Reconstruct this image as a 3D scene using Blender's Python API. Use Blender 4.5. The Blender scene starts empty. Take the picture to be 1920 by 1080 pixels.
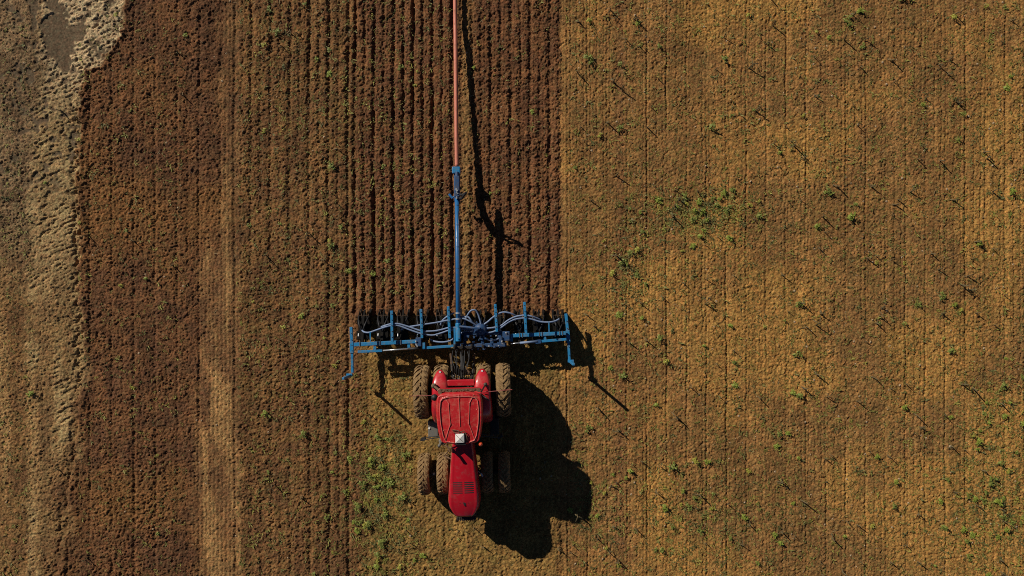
import bpy, math, random
import numpy as np
R = math.radians
random.seed(7); rng = np.random.default_rng(7)
S = bpy.context.scene
COL = S.collection

# ------------------------------------------------------------------ camera, sky, sun, exposure
CAM_H = 29.0; FPX = 1450.0                     # drone height (m) and focal length in photo pixels
cd = bpy.data.cameras.new('camera'); cam = bpy.data.objects.new('camera', cd); COL.objects.link(cam)
cam.location = (0, 0, CAM_H); cam.rotation_euler = (0, 0, 0)
cd.sensor_fit = 'HORIZONTAL'; cd.sensor_width = 36.0; cd.lens = 36.0*FPX/1920.0
cd.clip_start = 0.1; cd.clip_end = 3000
S.camera = cam
SUN_X, SUN_Y = 1.28, -1.12                     # shadow run per metre of height
L = math.hypot(SUN_X, SUN_Y); ELEV = math.atan2(1, L)
AZ = math.atan2(-SUN_X, -SUN_Y)                # compass-like angle of the sun from +Y towards +X
w = bpy.data.worlds.new('World'); S.world = w; w.use_nodes = True
wn = w.node_tree; bg = wn.nodes['Background']; bg.inputs[1].default_value = 0.05
sky = wn.nodes.new('ShaderNodeTexSky'); sky.sky_type = 'NISHITA'; sky.sun_disc = False
sky.altitude = 2500; sky.air_density = 0.55; sky.dust_density = 0.15
sky.sun_elevation = ELEV; sky.sun_rotation = AZ
wn.links.new(sky.outputs[0], bg.inputs[0])
ld = bpy.data.lights.new('sun', 'SUN'); ld.energy = 5.0; ld.angle = R(0.5); ld.color = (1, 0.915, 0.80)
sun = bpy.data.objects.new('sun', ld); COL.objects.link(sun)
import mathutils
sun.rotation_euler = mathutils.Vector((SUN_X, SUN_Y, -1)).to_track_quat('-Z', 'Y').to_euler()
sun.location = (-20, 18, 30)
S.view_settings.view_transform = 'Standard'; S.view_settings.look = 'None'
S.cycles.use_denoising = False; S.cycles.pixel_filter_type = 'BLACKMAN_HARRIS'; S.cycles.filter_width = 1.0
S.view_settings.exposure = -0.25; S.view_settings.gamma = 1.0

def P(px, py, z):                               # photo pixel at a known height -> metres
    k = (CAM_H-z)/FPX
    return ((px-960)*k, (540-py)*k, z)

# ------------------------------------------------------------------ materials
def mat(name, col, rough=0.6, metal=0.0, dirt=None, dirt_amt=0.0, dscale=6.0, bump=0.0, bscale=40.0, coat=0.0, vary=0.0):
    m = bpy.data.materials.new(name); m.use_nodes = True
    nt = m.node_tree; b = nt.nodes['Principled BSDF']
    b.inputs['Roughness'].default_value = rough; b.inputs['Metallic'].default_value = metal
    b.inputs['Base Color'].default_value = (*col, 1)
    if coat: b.inputs['Coat Weight'].default_value = coat; b.inputs['Coat Roughness'].default_value = 0.15
    tc = nt.nodes.new('ShaderNodeTexCoord')
    src = None
    if vary:
        n = nt.nodes.new('ShaderNodeTexNoise'); n.inputs['Scale'].default_value = dscale*2.3; n.inputs['Detail'].default_value = 5
        nt.links.new(tc.outputs['Object'], n.inputs['Vector'])
        mx = nt.nodes.new('ShaderNodeMix'); mx.data_type = 'RGBA'
        mx.inputs[6].default_value = (*[c*(1-vary) for c in col], 1); mx.inputs[7].default_value = (*[min(1, c*(1+vary)) for c in col], 1)
        nt.links.new(n.outputs[0], mx.inputs[0]); src = mx.outputs[2]
        nt.links.new(src, b.inputs['Base Color'])
    if dirt:
        n = nt.nodes.new('ShaderNodeTexNoise'); n.inputs['Scale'].default_value = dscale; n.inputs['Detail'].default_value = 8; n.inputs['Roughness'].default_value = 0.7
        nt.links.new(tc.outputs['Object'], n.inputs['Vector'])
        mr = nt.nodes.new('ShaderNodeMapRange'); mr.inputs[1].default_value = 0.62-dirt_amt*0.4; mr.inputs[2].default_value = 0.80-dirt_amt*0.25
        mr.inputs[4].default_value = 0.85
        nt.links.new(n.outputs[0], mr.inputs[0])
        mx = nt.nodes.new('ShaderNodeMix'); mx.data_type = 'RGBA'
        if src: nt.links.new(src, mx.inputs[6])
        else: mx.inputs[6].default_value = (*col, 1)
        mx.inputs[7].default_value = (*dirt, 1)
        nt.links.new(mr.outputs[0], mx.inputs[0]); nt.links.new(mx.outputs[2], b.inputs['Base Color'])
        mr2 = nt.nodes.new('ShaderNodeMapRange'); mr2.inputs[3].default_value = rough; mr2.inputs[4].default_value = 0.9
        nt.links.new(mr.outputs[0], mr2.inputs[0]); nt.links.new(mr2.outputs[0], b.inputs['Roughness'])
    if bump:
        n = nt.nodes.new('ShaderNodeTexNoise'); n.inputs['Scale'].default_value = bscale; n.inputs['Detail'].default_value = 4
        nt.links.new(tc.outputs['Object'], n.inputs['Vector'])
        bp = nt.nodes.new('ShaderNodeBump'); bp.inputs['Strength'].default_value = bump; bp.inputs['Distance'].default_value = 0.02
        nt.links.new(n.outputs[0], bp.inputs['Height']); nt.links.new(bp.outputs[0], b.inputs['Normal'])
    return m
DUST = (0.30, 0.19, 0.09)
M = {}
M['red'] = mat('red paint', (0.52, 0.012, 0.022), 0.35, dirt=(0.42, 0.07, 0.045), dirt_amt=0.35, dscale=3.0, coat=0.5)
M['red_dusty'] = mat('dusty red paint', (0.50, 0.012, 0.016), 0.45, dirt=(0.46, 0.10, 0.06), dirt_amt=0.36, dscale=8.0, coat=0.45)
M['red_edge'] = mat('pale red edge', (0.66, 0.22, 0.15), 0.5)  # pale red for the painted bonnet edge highlight and the roof bolts
M['rod'] = mat('faded red rod', (0.30, 0.07, 0.06), 0.6)
M['rib'] = mat('dusty pale red rib', (0.66, 0.20, 0.15), 0.6)
M['bonnet'] = mat('bonnet red', (0.46, 0.007, 0.017), 0.32, dirt=(0.30, 0.03, 0.03), dirt_amt=0.3, dscale=5.0, coat=0.6)
M['blue'] = mat('blue paint', (0.020, 0.21, 0.44), 0.42, dirt=(0.16, 0.16, 0.14), dirt_amt=0.30, dscale=7.0, vary=0.25)
M['dark_blue'] = mat('dark blue paint', (0.02, 0.07, 0.18), 0.5, dirt=(0.10, 0.08, 0.05), dirt_amt=0.35, dscale=9.0)
M['boom_blue'] = mat('boom blue paint', (0.018, 0.13, 0.34), 0.35, dirt=(0.12, 0.13, 0.13), dirt_amt=0.2, dscale=8.0)
M['hose_lilac'] = mat('grey blue rubber hose', (0.19, 0.26, 0.40), 0.6, dirt=(0.10, 0.12, 0.17), dirt_amt=0.3, dscale=12)
M['hose_red'] = mat('pink red drag hose', (0.60, 0.19, 0.12), 0.55, dirt=(0.34, 0.15, 0.08), dirt_amt=0.3, dscale=5)
M['black'] = mat('black rubber', (0.015, 0.015, 0.016), 0.6)
M['iron'] = mat('dirty dark steel', (0.03, 0.028, 0.026), 0.55, 0.3, dirt=(0.12, 0.08, 0.045), dirt_amt=0.35, dscale=10)
M['unit'] = mat('soiled shade-black steel', (0.012, 0.011, 0.010), 0.7, dirt=(0.06, 0.04, 0.02), dirt_amt=0.1, dscale=11); M['unit'].node_tree.nodes['Principled BSDF'].inputs['Specular IOR Level'].default_value = 0.1  # blackened so the shade among the row units is in the colour
M['steel'] = mat('bare steel', (0.45, 0.45, 0.45), 0.35, 0.8, dirt=(0.15, 0.11, 0.07), dirt_amt=0.25, dscale=14)
M['chrome'] = mat('chrome rod', (0.75, 0.78, 0.78), 0.25, 0.6)
M['mud'] = mat('muddy tyre', (0.20, 0.12, 0.05), 0.95, dirt=(0.34, 0.22, 0.09), dirt_amt=0.5, dscale=9, bump=0.9, bscale=30)
M['rim'] = mat('grey rim', (0.12, 0.11, 0.10), 0.6, 0.2, dirt=DUST, dirt_amt=0.5, dscale=7)
M['white'] = mat('white plastic', (0.82, 0.80, 0.74), 0.5)
M['grey'] = mat('grey plastic', (0.13, 0.13, 0.12), 0.65, dirt=(0.2, 0.15, 0.09), dirt_amt=0.4, dscale=12)
M['lamp'] = mat('lamp lens', (0.8, 0.8, 0.78), 0.15)
M['orange'] = mat('orange lens', (0.60, 0.07, 0.015), 0.2, coat=0.6)
M['dirtbar'] = mat('dirty guard', (0.10, 0.06, 0.035), 0.8, dirt=(0.30, 0.17, 0.09), dirt_amt=0.45, dscale=14)
g = mat('cab glass', (0.02, 0.025, 0.03), 0.05); g.node_tree.nodes['Principled BSDF'].inputs['Transmission Weight'].default_value = 0.7
M['glass'] = g
M['leaf'] = mat('weed leaf', (0.25, 0.30, 0.04), 0.6, vary=0.4, dscale=3)
M['leaf_dark'] = mat('old weed leaf', (0.20, 0.23, 0.04), 0.6, vary=0.4, dscale=3)
M['leaf_yellow'] = mat('yellow green leaf', (0.36, 0.34, 0.05), 0.6, vary=0.4, dscale=3)
M['stalk'] = mat('dead stalk', (0.13, 0.10, 0.045), 0.8, vary=0.5, dscale=5)
M['straw'] = mat('straw', (0.34, 0.26, 0.13), 0.8, vary=0.5, dscale=1.5)
M['stone'] = mat('pale stone', (0.42, 0.31, 0.19), 0.85, vary=0.35, dscale=2)

# ------------------------------------------------------------------ mesh helpers
class MB:
    def __init__(s): s.v = []; s.f = []
    def add(s, vs, fs):
        o = len(s.v); s.v += [tuple(v) for v in vs]; s.f += [tuple(i+o for i in f) for f in fs]; return s
    def box(s, c, size, rz=0.0):
        x, y, z = [d/2 for d in size]; cs, sn = math.cos(rz), math.sin(rz); vs = []
        for dz in (-z, z):
            for dx, dy in ((-x, -y), (x, -y), (x, y), (-x, y)):
                vs.append((c[0]+dx*cs-dy*sn, c[1]+dx*sn+dy*cs, c[2]+dz))
        return s.add(vs, [(3, 2, 1, 0), (4, 5, 6, 7), (0, 1, 5, 4), (1, 2, 6, 5), (2, 3, 7, 6), (3, 0, 4, 7)])
    def beam(s, a, b, wd, ht, up=(0, 0, 1)):
        a = mathutils.Vector(a); b = mathutils.Vector(b); d = (b-a).normalized(); u = mathutils.Vector(up)
        if abs(d.dot(u)) > 0.98: u = mathutils.Vector((0, 1, 0))
        r = d.cross(u).normalized(); u = r.cross(d)
        vs = []
        for p in (a, b):
            for i, j in ((-1, -1), (1, -1), (1, 1), (-1, 1)): vs.append(p+r*i*wd/2+u*j*ht/2)
        return s.add(vs, [(0, 1, 2, 3), (7, 6, 5, 4), (0, 4, 5, 1), (1, 5, 6, 2), (2, 6, 7, 3), (3, 7, 4, 0)])
    def tube(s, pts, r, seg=8, caps=True):
        pts = [mathutils.Vector(p) for p in pts]; n = len(pts); rr = r if isinstance(r, (list, tuple)) else [r]*n
        vs = []; prev = None
        for i, p in enumerate(pts):
            d = (pts[min(i+1, n-1)]-pts[max(i-1, 0)]).normalized()
            if prev is None: a = mathutils.Vector((0, 0, 1)) if abs(d.z) < 0.9 else mathutils.Vector((1, 0, 0))
            else: a = prev
            u = (a-d*a.dot(d)).normalized(); prev = u; q = d.cross(u)
            for k in range(seg):
                t = 2*math.pi*k/seg; vs.append(p+u*math.cos(t)*rr[i]+q*math.sin(t)*rr[i])
        fs = [(i*seg+k, i*seg+(k+1) % seg, (i+1)*seg+(k+1) % seg, (i+1)*seg+k) for i in range(n-1) for k in range(seg)]
        if caps: fs += [tuple(range(seg-1, -1, -1)), tuple(range((n-1)*seg, n*seg))]
        return s.add(vs, fs)
    def lathe_x(s, c, prof, seg=48):             # prof: (x, radius) around an X axis through c
        vs = []; n = len(prof)
        for k in range(seg):
            t = 2*math.pi*k/seg
            for x, r in prof: vs.append((c[0]+x, c[1]+r*math.cos(t), c[2]+r*math.sin(t)))
        fs = [(k*n+i, k*n+i+1, ((k+1) % seg)*n+i+1, ((k+1) % seg)*n+i) for k in range(seg) for i in range(n-1)]
        return s.add(vs, fs)
    def lathe_z(s, c, prof, seg=20):             # prof: (radius, z)
        vs = []; n = len(prof)
        for k in range(seg):
            t = 2*math.pi*k/seg
            for r, z in prof: vs.append((c[0]+r*math.cos(t), c[1]+r*math.sin(t), c[2]+z))
        fs = [(k*n+i, ((k+1) % seg)*n+i, ((k+1) % seg)*n+i+1, k*n+i+1) for k in range(seg) for i in range(n-1)]
        return s.add(vs, fs)
    def build(s, name, m, parent=None, smooth=False, off=(0, 0, 0), bevel=0.0):
        me = bpy.data.meshes.new(name)
        me.from_pydata([(v[0]-off[0], v[1]-off[1], v[2]-off[2]) for v in s.v], [], s.f); me.update()
        me.materials.append(M[m] if isinstance(m, str) else m)
        if smooth: me.polygons.foreach_set('use_smooth', [True]*len(me.polygons))
        o = bpy.data.objects.new(name, me); COL.objects.link(o)
        if parent: o.parent = parent
        if bevel:
            b = o.modifiers.new('bevel', 'BEVEL'); b.width = bevel; b.segments = 2; b.limit_method = 'ANGLE'
        return o
def islands(mb):
    par = list(range(len(mb.v)))
    def find(a):
        while par[a] != a: par[a] = par[par[a]]; a = par[a]
        return a
    for f in mb.f:
        r_ = find(f[0])
        for i in f[1:]: par[find(i)] = r_
    out = {}
    for f in mb.f: out.setdefault(find(f[0]), []).append(f)
    res = []
    for fs in out.values():
        m_ = MB(); mp = {}
        for f in fs:
            for i in f:
                if i not in mp: mp[i] = len(m_.v); m_.v.append(mb.v[i])
            m_.f.append(tuple(mp[i] for i in f))
        res.append(m_)
    return res
def each(mb, name, m, parent=None, **k):
    for p in islands(mb): p.build(name, m, parent, **k)
def tag(o, label=None, cat=None, group=None, kind=None):
    for k, v in (('label', label), ('category', cat), ('group', group), ('kind', kind)):
        if v: o[k] = v
    return o
def empty(name, loc, rz=0.0):
    o = bpy.data.objects.new(name, None); COL.objects.link(o); o.location = loc; o.rotation_euler = (0, 0, rz); o.empty_display_size = 0.3
    return o
def spline(pts, n=8):
    pts = [mathutils.Vector(p) for p in pts]; out = []
    for i in range(len(pts)-1):
        p0 = pts[max(i-1, 0)]; p1 = pts[i]; p2 = pts[i+1]; p3 = pts[min(i+2, len(pts)-1)]
        for k in range(n):
            t = k/n; out.append(0.5*((2*p1)+(p2-p0)*t+(2*p0-5*p1+4*p2-p3)*t*t+(3*p1-p0-3*p2+p3)*t**3))
    out.append(pts[-1]); return out

# ------------------------------------------------------------------ noise
def h2(ix, iy, s):
    n = (ix.astype(np.int64)*374761393+iy.astype(np.int64)*668265263+s*1442695041) & 0xffffffff
    n = ((n ^ (n >> 13))*1274126177) & 0xffffffff
    n = ((n ^ (n >> 16))*2246822519) & 0xffffffff
    return ((n ^ (n >> 15)) & 0xffffff)/16777216.0
def vn(x, y, sc, s=0):
    x = x/sc; y = y/sc; ix = np.floor(x); iy = np.floor(y); fx = x-ix; fy = y-iy
    fx = fx*fx*(3-2*fx); fy = fy*fy*(3-2*fy)
    a = h2(ix, iy, s); b = h2(ix+1, iy, s); c = h2(ix, iy+1, s); d = h2(ix+1, iy+1, s)
    return (a+(b-a)*fx)*(1-fy)+(c+(d-c)*fx)*fy
def fbm(x, y, sc, s=0, o=3):
    r = 0; a = 0.5; t = 0
    for i in range(o): r = r+a*vn(x+i*7.3, y-i*3.1, sc/2**i, s+i*17); t += a; a *= 0.5
    return r/t
def clods(x, y, sc, s=0, rmin=0.25, rmax=0.62):
    gx = x/sc; gy = y/sc; ix = np.floor(gx); iy = np.floor(gy); best = np.zeros_like(gx)
    for dx in (-1, 0, 1):
        for dy in (-1, 0, 1):
            cx = ix+dx; cy = iy+dy
            px = cx+h2(cx, cy, s); py = cy+h2(cx, cy, s+1); r = rmin+(rmax-rmin)*h2(cx, cy, s+2)**1.5
            ex = 0.7+0.6*h2(cx, cy, s+3)
            d = ((gx-px)*ex)**2+((gy-py)/ex)**2
            tilt = 1+(gx-px)*(h2(cx, cy, s+4)-0.5)*2.6+(gy-py)*(h2(cx, cy, s+5)-0.5)*2.6
            best = np.maximum(best, r*np.minimum(0.72*tilt, 1.25*np.sqrt(np.maximum(0, 1-d/(r*r)))))
    return best*sc
def ss(a, b, x):
    t = np.clip((x-a)/(b-a), 0, 1); return t*t*(3-2*t)
def line(q, wd): return np.exp(-(q/wd)**2)

EY = np.array([-600, 0, 60, 95, 120, 140, 165, 200, 230, 280, 340, 500, 700, 850, 950, 1080, 1700.])
EX = np.array([238, 238, 225, 205, 185, 160, 147, 143, 149, 141, 147, 150, 150, 142, 120, 112, 112.])
def ground(X, Y):
    """height and albedo of the field at X, Y (metres)"""
    px = 960+X*50; py = 540-Y*50
    wob = (vn(X, Y, 1.6, 5)-0.5)*8+(vn(X, Y, 0.35, 6)-0.5)*7
    frz = (vn(X, Y, 0.12, 7)-0.5)*16
    pw = px+wob+frz*0.8; edge = np.interp(py+wob*2, EY, EX)
    drift = (vn(X*0.3, Y, 2.5, 8)-0.5)*3+(vn(X, Y, 0.3, 9)-0.5)*2.4
    soft = 5+26*ss(430, 900, py); A = 1-ss(-soft, soft, pw-edge+(vn(X, Y*0.3, 0.45, 145)-0.5)*soft*1.6)
    tan_w = ss(440, 520, py+wob*4)
    cl = 372*tan_w+412*(1-tan_w)+wob
    C = ss(-13, 13, pw-cl+(vn(X, Y*0.4, 0.5, 146)-0.5)*34)*(1-ss(440, 458, pw))
    stk = ss(0.30, 0.62, fbm(X, Y*0.12, 0.28, 142, 3)+0.10*(vn(X, Y, 0.3, 143)-0.5))
    Cs = C*(0.35+0.65*tan_w)*(0.25+0.75*stk)+0.5*line(pw-427, 9)*(1-tan_w)*ss(0.42, 0.58, fbm(X, Y*0.5, 1.1, 147, 3))
    D = ss(440, 456, pw)*(1-ss(655, 672, pw))
    front = 588+wob                              # how far the injector has come
    E = ss(658, 668, px+drift+frz*.5)*(1-ss(1045, 1055, px+drift+frz*.5))*(1-ss(-4, 6, py-front))
    Eu = ss(664, 700, pw)*(1-ss(1040, 1052, pw))*ss(-4, 6, py-front)
    F = np.clip(1-A-D-E-Eu-0*pw, 0, 1)*ss(1000, 1050, px+drift)
    # soft strip
    B = np.clip(1-A-C-D-E-Eu-F, 0, 1)
    # --- puddled, smoothed mud in the top left corner
    pud = np.zeros_like(X)
    for cx, cy, rx, ry in ((118, 78, 36, 44), (100, 50, 24, 26), (138, 62, 26, 22), (120, 112, 20, 22), (62, 14, 10, 26), (96, 6, 14, 14), (42, 245, 12, 10), (52, 140, 10, 18), (62, 40, 7, 24)):
        pud = np.maximum(pud, 1-((px-cx+wob*1.6)/rx)**2-((py-cy+wob*1.6)/ry)**2)
    nz = fbm(X, Y, 0.35, 40, 3)
    pud = np.clip(pud, -0.6, 1)
    pud = ss(0.1, 0.4, pud+(nz-0.5)*1.5+(vn(X, Y, 0.1, 44)-0.5)*0.7)*A*ss(420, 300, py)
    pale = A*ss(40, 70, pw+(nz-0.5)*30-10*line(py-250, 90)+22*ss(300, 60, py)*-1)
    pale = pale*(1-0.75*ss(400, 640, py)*ss(0.35, 0.6, fbm(X, Y*0.3, 0.7, 141, 3)))
    palebright = pale*ss(240, 90, py)
    # --- relief
    c1 = clods(X, Y, 0.14, 11); c2 = clods(X+5, Y, 0.075, 21)
    c3 = clods(X+5, Y+9, 0.34, 31, 0.15, 0.5)
    big = fbm(X, Y, 1.2, 50, 3)-0.5
    rough = A*0.8+B*0.95+C*0.5+D*0.95+E*1.05+Eu*0.8+F*0.7
    rough = rough*(1-0.92*pud)*(1-0.4*pale)*(0.65+0.7*fbm(X, Y, 0.9, 55, 2))
    fine = vn(X, Y, 0.062, 61)-0.5; fin2 = vn(X+3, Y, 0.031, 62)-0.5
    h = rough*((0.34-0.14*F)*c1+(0.55-0.1*F)*c2)+rough*0.16*c3+0.05*big+0.03*(fbm(X, Y, 0.22, 60, 2)-0.5)*rough+(0.25+rough)*(1-0.9*pud)*(0.030*fine+0.040*fin2)
    # drill rows, wheel tracks and fresh slots
    def rows(off, sp, wd): q = (px+drift-off+sp/2) % sp-sp/2; return line(q, wd)
    r36 = rows(543.7, 36.4, 3.6); r18 = rows(561.9, 36.4, 3.0)
    dm_ = 0.5+1.1*vn(X*0.6, Y*0.25, 0.7, 71)*ss(440, 640, px)+0.25*ss(300, 0, py)
    h = h-D*(0.066*r36+0.028*r18)*dm_*(1-0.5*ss(350, 560, py)*ss(650, 600, px))
    e36 = rows(702, 36.6, 3.4); e18 = rows(720.3, 36.6, 2.8); es = 1-0.45*ss(850, 900, px)
    mid = line(px-874, 12)
    slot = E*es*(0.105*e36+0.062*e18)*(1-0.75*mid)*(0.4+1.2*vn(X, Y*0.35, 0.35, 70))
    h = h-slot-E*0.03*rows(708, 9.15, 1.6)*vn(X, Y*0.3, 0.4, 76)
    f37 = rows(1064, 37.3, 1.7); f12 = rows(1070, 12.4, 1.3)
    h = h-F*(0.034*f37*(0.35+1.3*vn(X*0.8, Y*0.2, 0.8, 72)**1.5)+0.026*f12*vn(X, Y*0.2, 0.6, 73))-Eu*0.02*rows(690, 36, 2.5)
    h = h-F*0.035*line(px-1052+drift*2, 4)
    h = h-C*(0.014*rows(4, 7.5, 1.6)+0.03*line(px-441+drift, 4))-B*(0.015*rows(250, 20.5, 2.2)*vn(X, Y*0.2, 0.7, 74)+0.02*rows(250, 41, 2.5)+0.03*line(px-253, 3)*ss(500, 900, py))
    # tyre lug prints in the left wheeling
    u = (px*0.42+py*0.90)/50.0; v = (px*0.90-py*0.42)/50.0
    lug = vn(u*1.0, v*0.2, 0.11, 80)*0.5+vn(u, v*0.3, 0.055, 81)*0.5+0.25*(vn(X, Y, 0.08, 82)-0.5)
    h = h+pale*(1-pud)*0.045*(ss(0.30, 0.5, lug)-0.5)
    h = h-A*0.08*line(pw-edge+4, 5)*ss(180, 230, py)+B*0.05*line(pw-edge-7, 7)
    h = h*(1-pud)+pud*(-0.02+0.006*(nz-0.5))
    # --- albedo
    def c(r, g_, b): return np.array([r, g_, b])
    n1 = fbm(X, Y, 2.6, 90, 3); n2 = fbm(X, Y, 0.5, 95, 3); n3 = vn(X, Y, 0.045, 99); n4 = vn(X, Y, 0.06, 101); n5 = vn(X, Y, 0.035, 103); ns = fbm(X*1.0, Y*0.12, 0.35, 120, 3)
    def mixc(m, a, b): return a*(1-m[..., None])+b*m[..., None]
    o = np.ones(X.shape+(1,))
    cB = mixc(ss(0.3, 0.7, n2), o*c(0.135, 0.065, 0.032), o*c(0.190, 0.089, 0.038))
    cB = mixc(ss(0.45, 0.75, n1)*0.6, cB, o*c(0.25, 0.122, 0.040))
    cC = mixc(ss(0.3, 0.7, n2), o*c(0.32, 0.178, 0.070), o*c(0.42, 0.240, 0.092))
    cD = mixc(ss(0.3, 0.7, n2), o*c(0.168, 0.084, 0.036), o*c(0.238, 0.122, 0.046))
    cE = mixc(ss(0.3, 0.7, n2), o*c(0.145, 0.065, 0.031), o*c(0.205, 0.094, 0.039))
    cE = mixc(mid*0.7, cE, o*c(0.30, 0.17, 0.06))
    cU = mixc(ss(0.3, 0.7, n2), o*c(0.24, 0.140, 0.045), o*c(0.32, 0.185, 0.055))
    golden = ss(0.42, 0.7, n1+0.25*ss(1150, 1900, px)*ss(150, 900, py)-0.06)
    cF = mixc(ss(0.3, 0.7, n2), o*c(0.252, 0.130, 0.046), o*c(0.338, 0.174, 0.057))
    cF = mixc(ss(0.56, 0.36, n1)*0.22, cF, o*c(0.215, 0.130, 0.045))
    cF = mixc(golden*0.75, cF, o*c(0.45, 0.240, 0.064))
    cF = mixc(line(px-1162+wob, 9)*0.45, cF, o*c(0.19, 0.085, 0.04))
    cA = mixc(ss(0.35, 0.65, n2), o*c(0.175, 0.110, 0.056), o*c(0.28, 0.180, 0.090))
    cA = mixc(ss(400, 600, py), cA, mixc(ss(0.3, 0.7, n2), o*c(0.19, 0.10, 0.043), o*c(0.26, 0.145, 0.055)))
    cA = mixc(ss(0.52, 0.7, fbm(X, Y*0.12, 0.5, 140, 3))*ss(420, 620, py)*0.7, cA, o*c(0.42, 0.25, 0.10))
    cP = mixc(ss(0.3, 0.7, n2), o*c(0.34, 0.225, 0.10), o*c(0.42, 0.29, 0.13))
    cP = mixc(palebright*0.8, cP, o*c(0.56, 0.42, 0.24))
    cA = mixc(pale*0.9, cA, cP)
    cA = mixc(pud, cA, o*c(0.135, 0.095, 0.055))
    col = cB*B[..., None]+cC*Cs[..., None]+cB*(C-Cs)[..., None]+cD*D[..., None]+cE*E[..., None]+cU*Eu[..., None]+cF*F[..., None]+cA*A[..., None]
    tot = np.clip(A+B+C+D+E+Eu+F, 0.3, 3)[..., None]; col = col/tot
    # reddish and greenish speckle, individual crumbs lighter and darker
    col = col*(0.30+0.75*n3+0.70*n5)[..., None]*(0.74+0.52*ns)[..., None]
    col = col*(1+(n4-0.5)[..., None]*np.array([0.22, -0.06, -0.08]))
    ol = ss(0.56, 0.75, fbm(X, Y, 0.22, 130, 2))*(0.06+0.12*D+0.20*Eu+0.04*E+0.10*F)*(1-pud)
    col = mixc(ol, col, o*c(0.12, 0.115, 0.03))
    return h, col, pud

# ------------------------------------------------------------------ the field: one sheet to the horizon
def axis(lo, hi, st, far):
    a = list(np.arange(lo, hi+st*0.5, st)); s = st; p = a[-1]; up = []
    while p < far: s *= 1.16; p += s; up.append(p)
    s = st; p = a[0]; dn = []
    while p > -far: s *= 1.16; p -= s; dn.append(p)
    return np.array(dn[::-1]+a+up)
CELL = 0.029
xs = axis(-21.2, 21.2, CELL, 600); ys = axis(-12.6, 12.6, CELL, 600)
GX, GY = np.meshgrid(xs, ys); ny, nx = GX.shape
GH = np.empty_like(GX); GC = np.empty(GX.shape+(3,)); GP = np.empty_like(GX)
for i in range(0, ny, 128):
    GH[i:i+128], GC[i:i+128], GP[i:i+128] = ground(GX[i:i+128], GY[i:i+128])
fade = np.clip(1-(np.maximum(np.abs(GX)-24, np.abs(GY)-15))/20, 0, 1)
GH *= fade
me = bpy.data.meshes.new('field_ground')
me.vertices.add(nx*ny); co = np.stack([GX, GY, GH], -1).reshape(-1).astype(np.float32); me.vertices.foreach_set('co', co)
idx = np.arange(nx*ny, dtype=np.int32).reshape(ny, nx)
q = np.stack([idx[:-1, :-1], idx[:-1, 1:], idx[1:, 1:], idx[1:, :-1]], -1).reshape(-1)
nf = (nx-1)*(ny-1)
me.loops.add(nf*4); me.loops.foreach_set('vertex_index', q)
me.polygons.add(nf); me.polygons.foreach_set('loop_start', np.arange(nf, dtype=np.int32)*4)
me.update(calc_edges=True)
at = me.attributes.new('soil', 'FLOAT_COLOR', 'POINT')
at.data.foreach_set('color', np.concatenate([GC, 1-GP[..., None]], -1).reshape(-1).astype(np.float32))
sm = bpy.data.materials.new('soil'); sm.use_nodes = True; nt = sm.node_tree; b = nt.nodes['Principled BSDF']
b.inputs['Roughness'].default_value = 0.95; b.inputs['Specular IOR Level'].default_value = 0.15
ca = nt.nodes.new('ShaderNodeAttribute'); ca.attribute_name = 'soil'
tc = nt.nodes.new('ShaderNodeTexCoord')
n = nt.nodes.new('ShaderNodeTexNoise'); n.inputs['Scale'].default_value = 26; n.inputs['Detail'].default_value = 5; n.inputs['Roughness'].default_value = 0.7
nt.links.new(tc.outputs['Object'], n.inputs['Vector'])
mr = nt.nodes.new('ShaderNodeMapRange'); mr.inputs[1].default_value = 0.3; mr.inputs[2].default_value = 0.7; mr.inputs[3].default_value = 0.6; mr.inputs[4].default_value = 1.4
nt.links.new(n.outputs[0], mr.inputs[0])
vm = nt.nodes.new('ShaderNodeVectorMath'); vm.operation = 'SCALE'
nt.links.new(ca.outputs['Color'], vm.inputs[0]); nt.links.new(mr.outputs[0], vm.inputs['Scale'])
nt.links.new(vm.outputs[0], b.inputs['Base Color'])
n2 = nt.nodes.new('ShaderNodeTexNoise'); n2.inputs['Scale'].default_value = 45; n2.inputs['Detail'].default_value = 3
nt.links.new(tc.outputs['Object'], n2.inputs['Vector'])
bp = nt.nodes.new('ShaderNodeBump'); bp.inputs['Distance'].default_value = 0.03
nt.links.new(ca.outputs['Alpha'], bp.inputs['Strength'])
nt.links.new(n2.outputs[0], bp.inputs['Height']); nt.links.new(bp.outputs[0], b.inputs['Normal'])
me.materials.append(sm)
fo = bpy.data.objects.new('field_ground', me); COL.objects.link(fo); fo['kind'] = 'structure'
def gz(x, y):
    h, _, _ = ground(np.atleast_1d(np.array(x, float)), np.atleast_1d(np.array(y, float))); return h

# ------------------------------------------------------------------ tractor
T = empty('tractor', (-1.77, -3.73, 0.0), R(1.5))
tag(T, 'red tractor with muddy dual wheels driving down the field, seen from above', 'tractor')
TLOC = T.location

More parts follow.
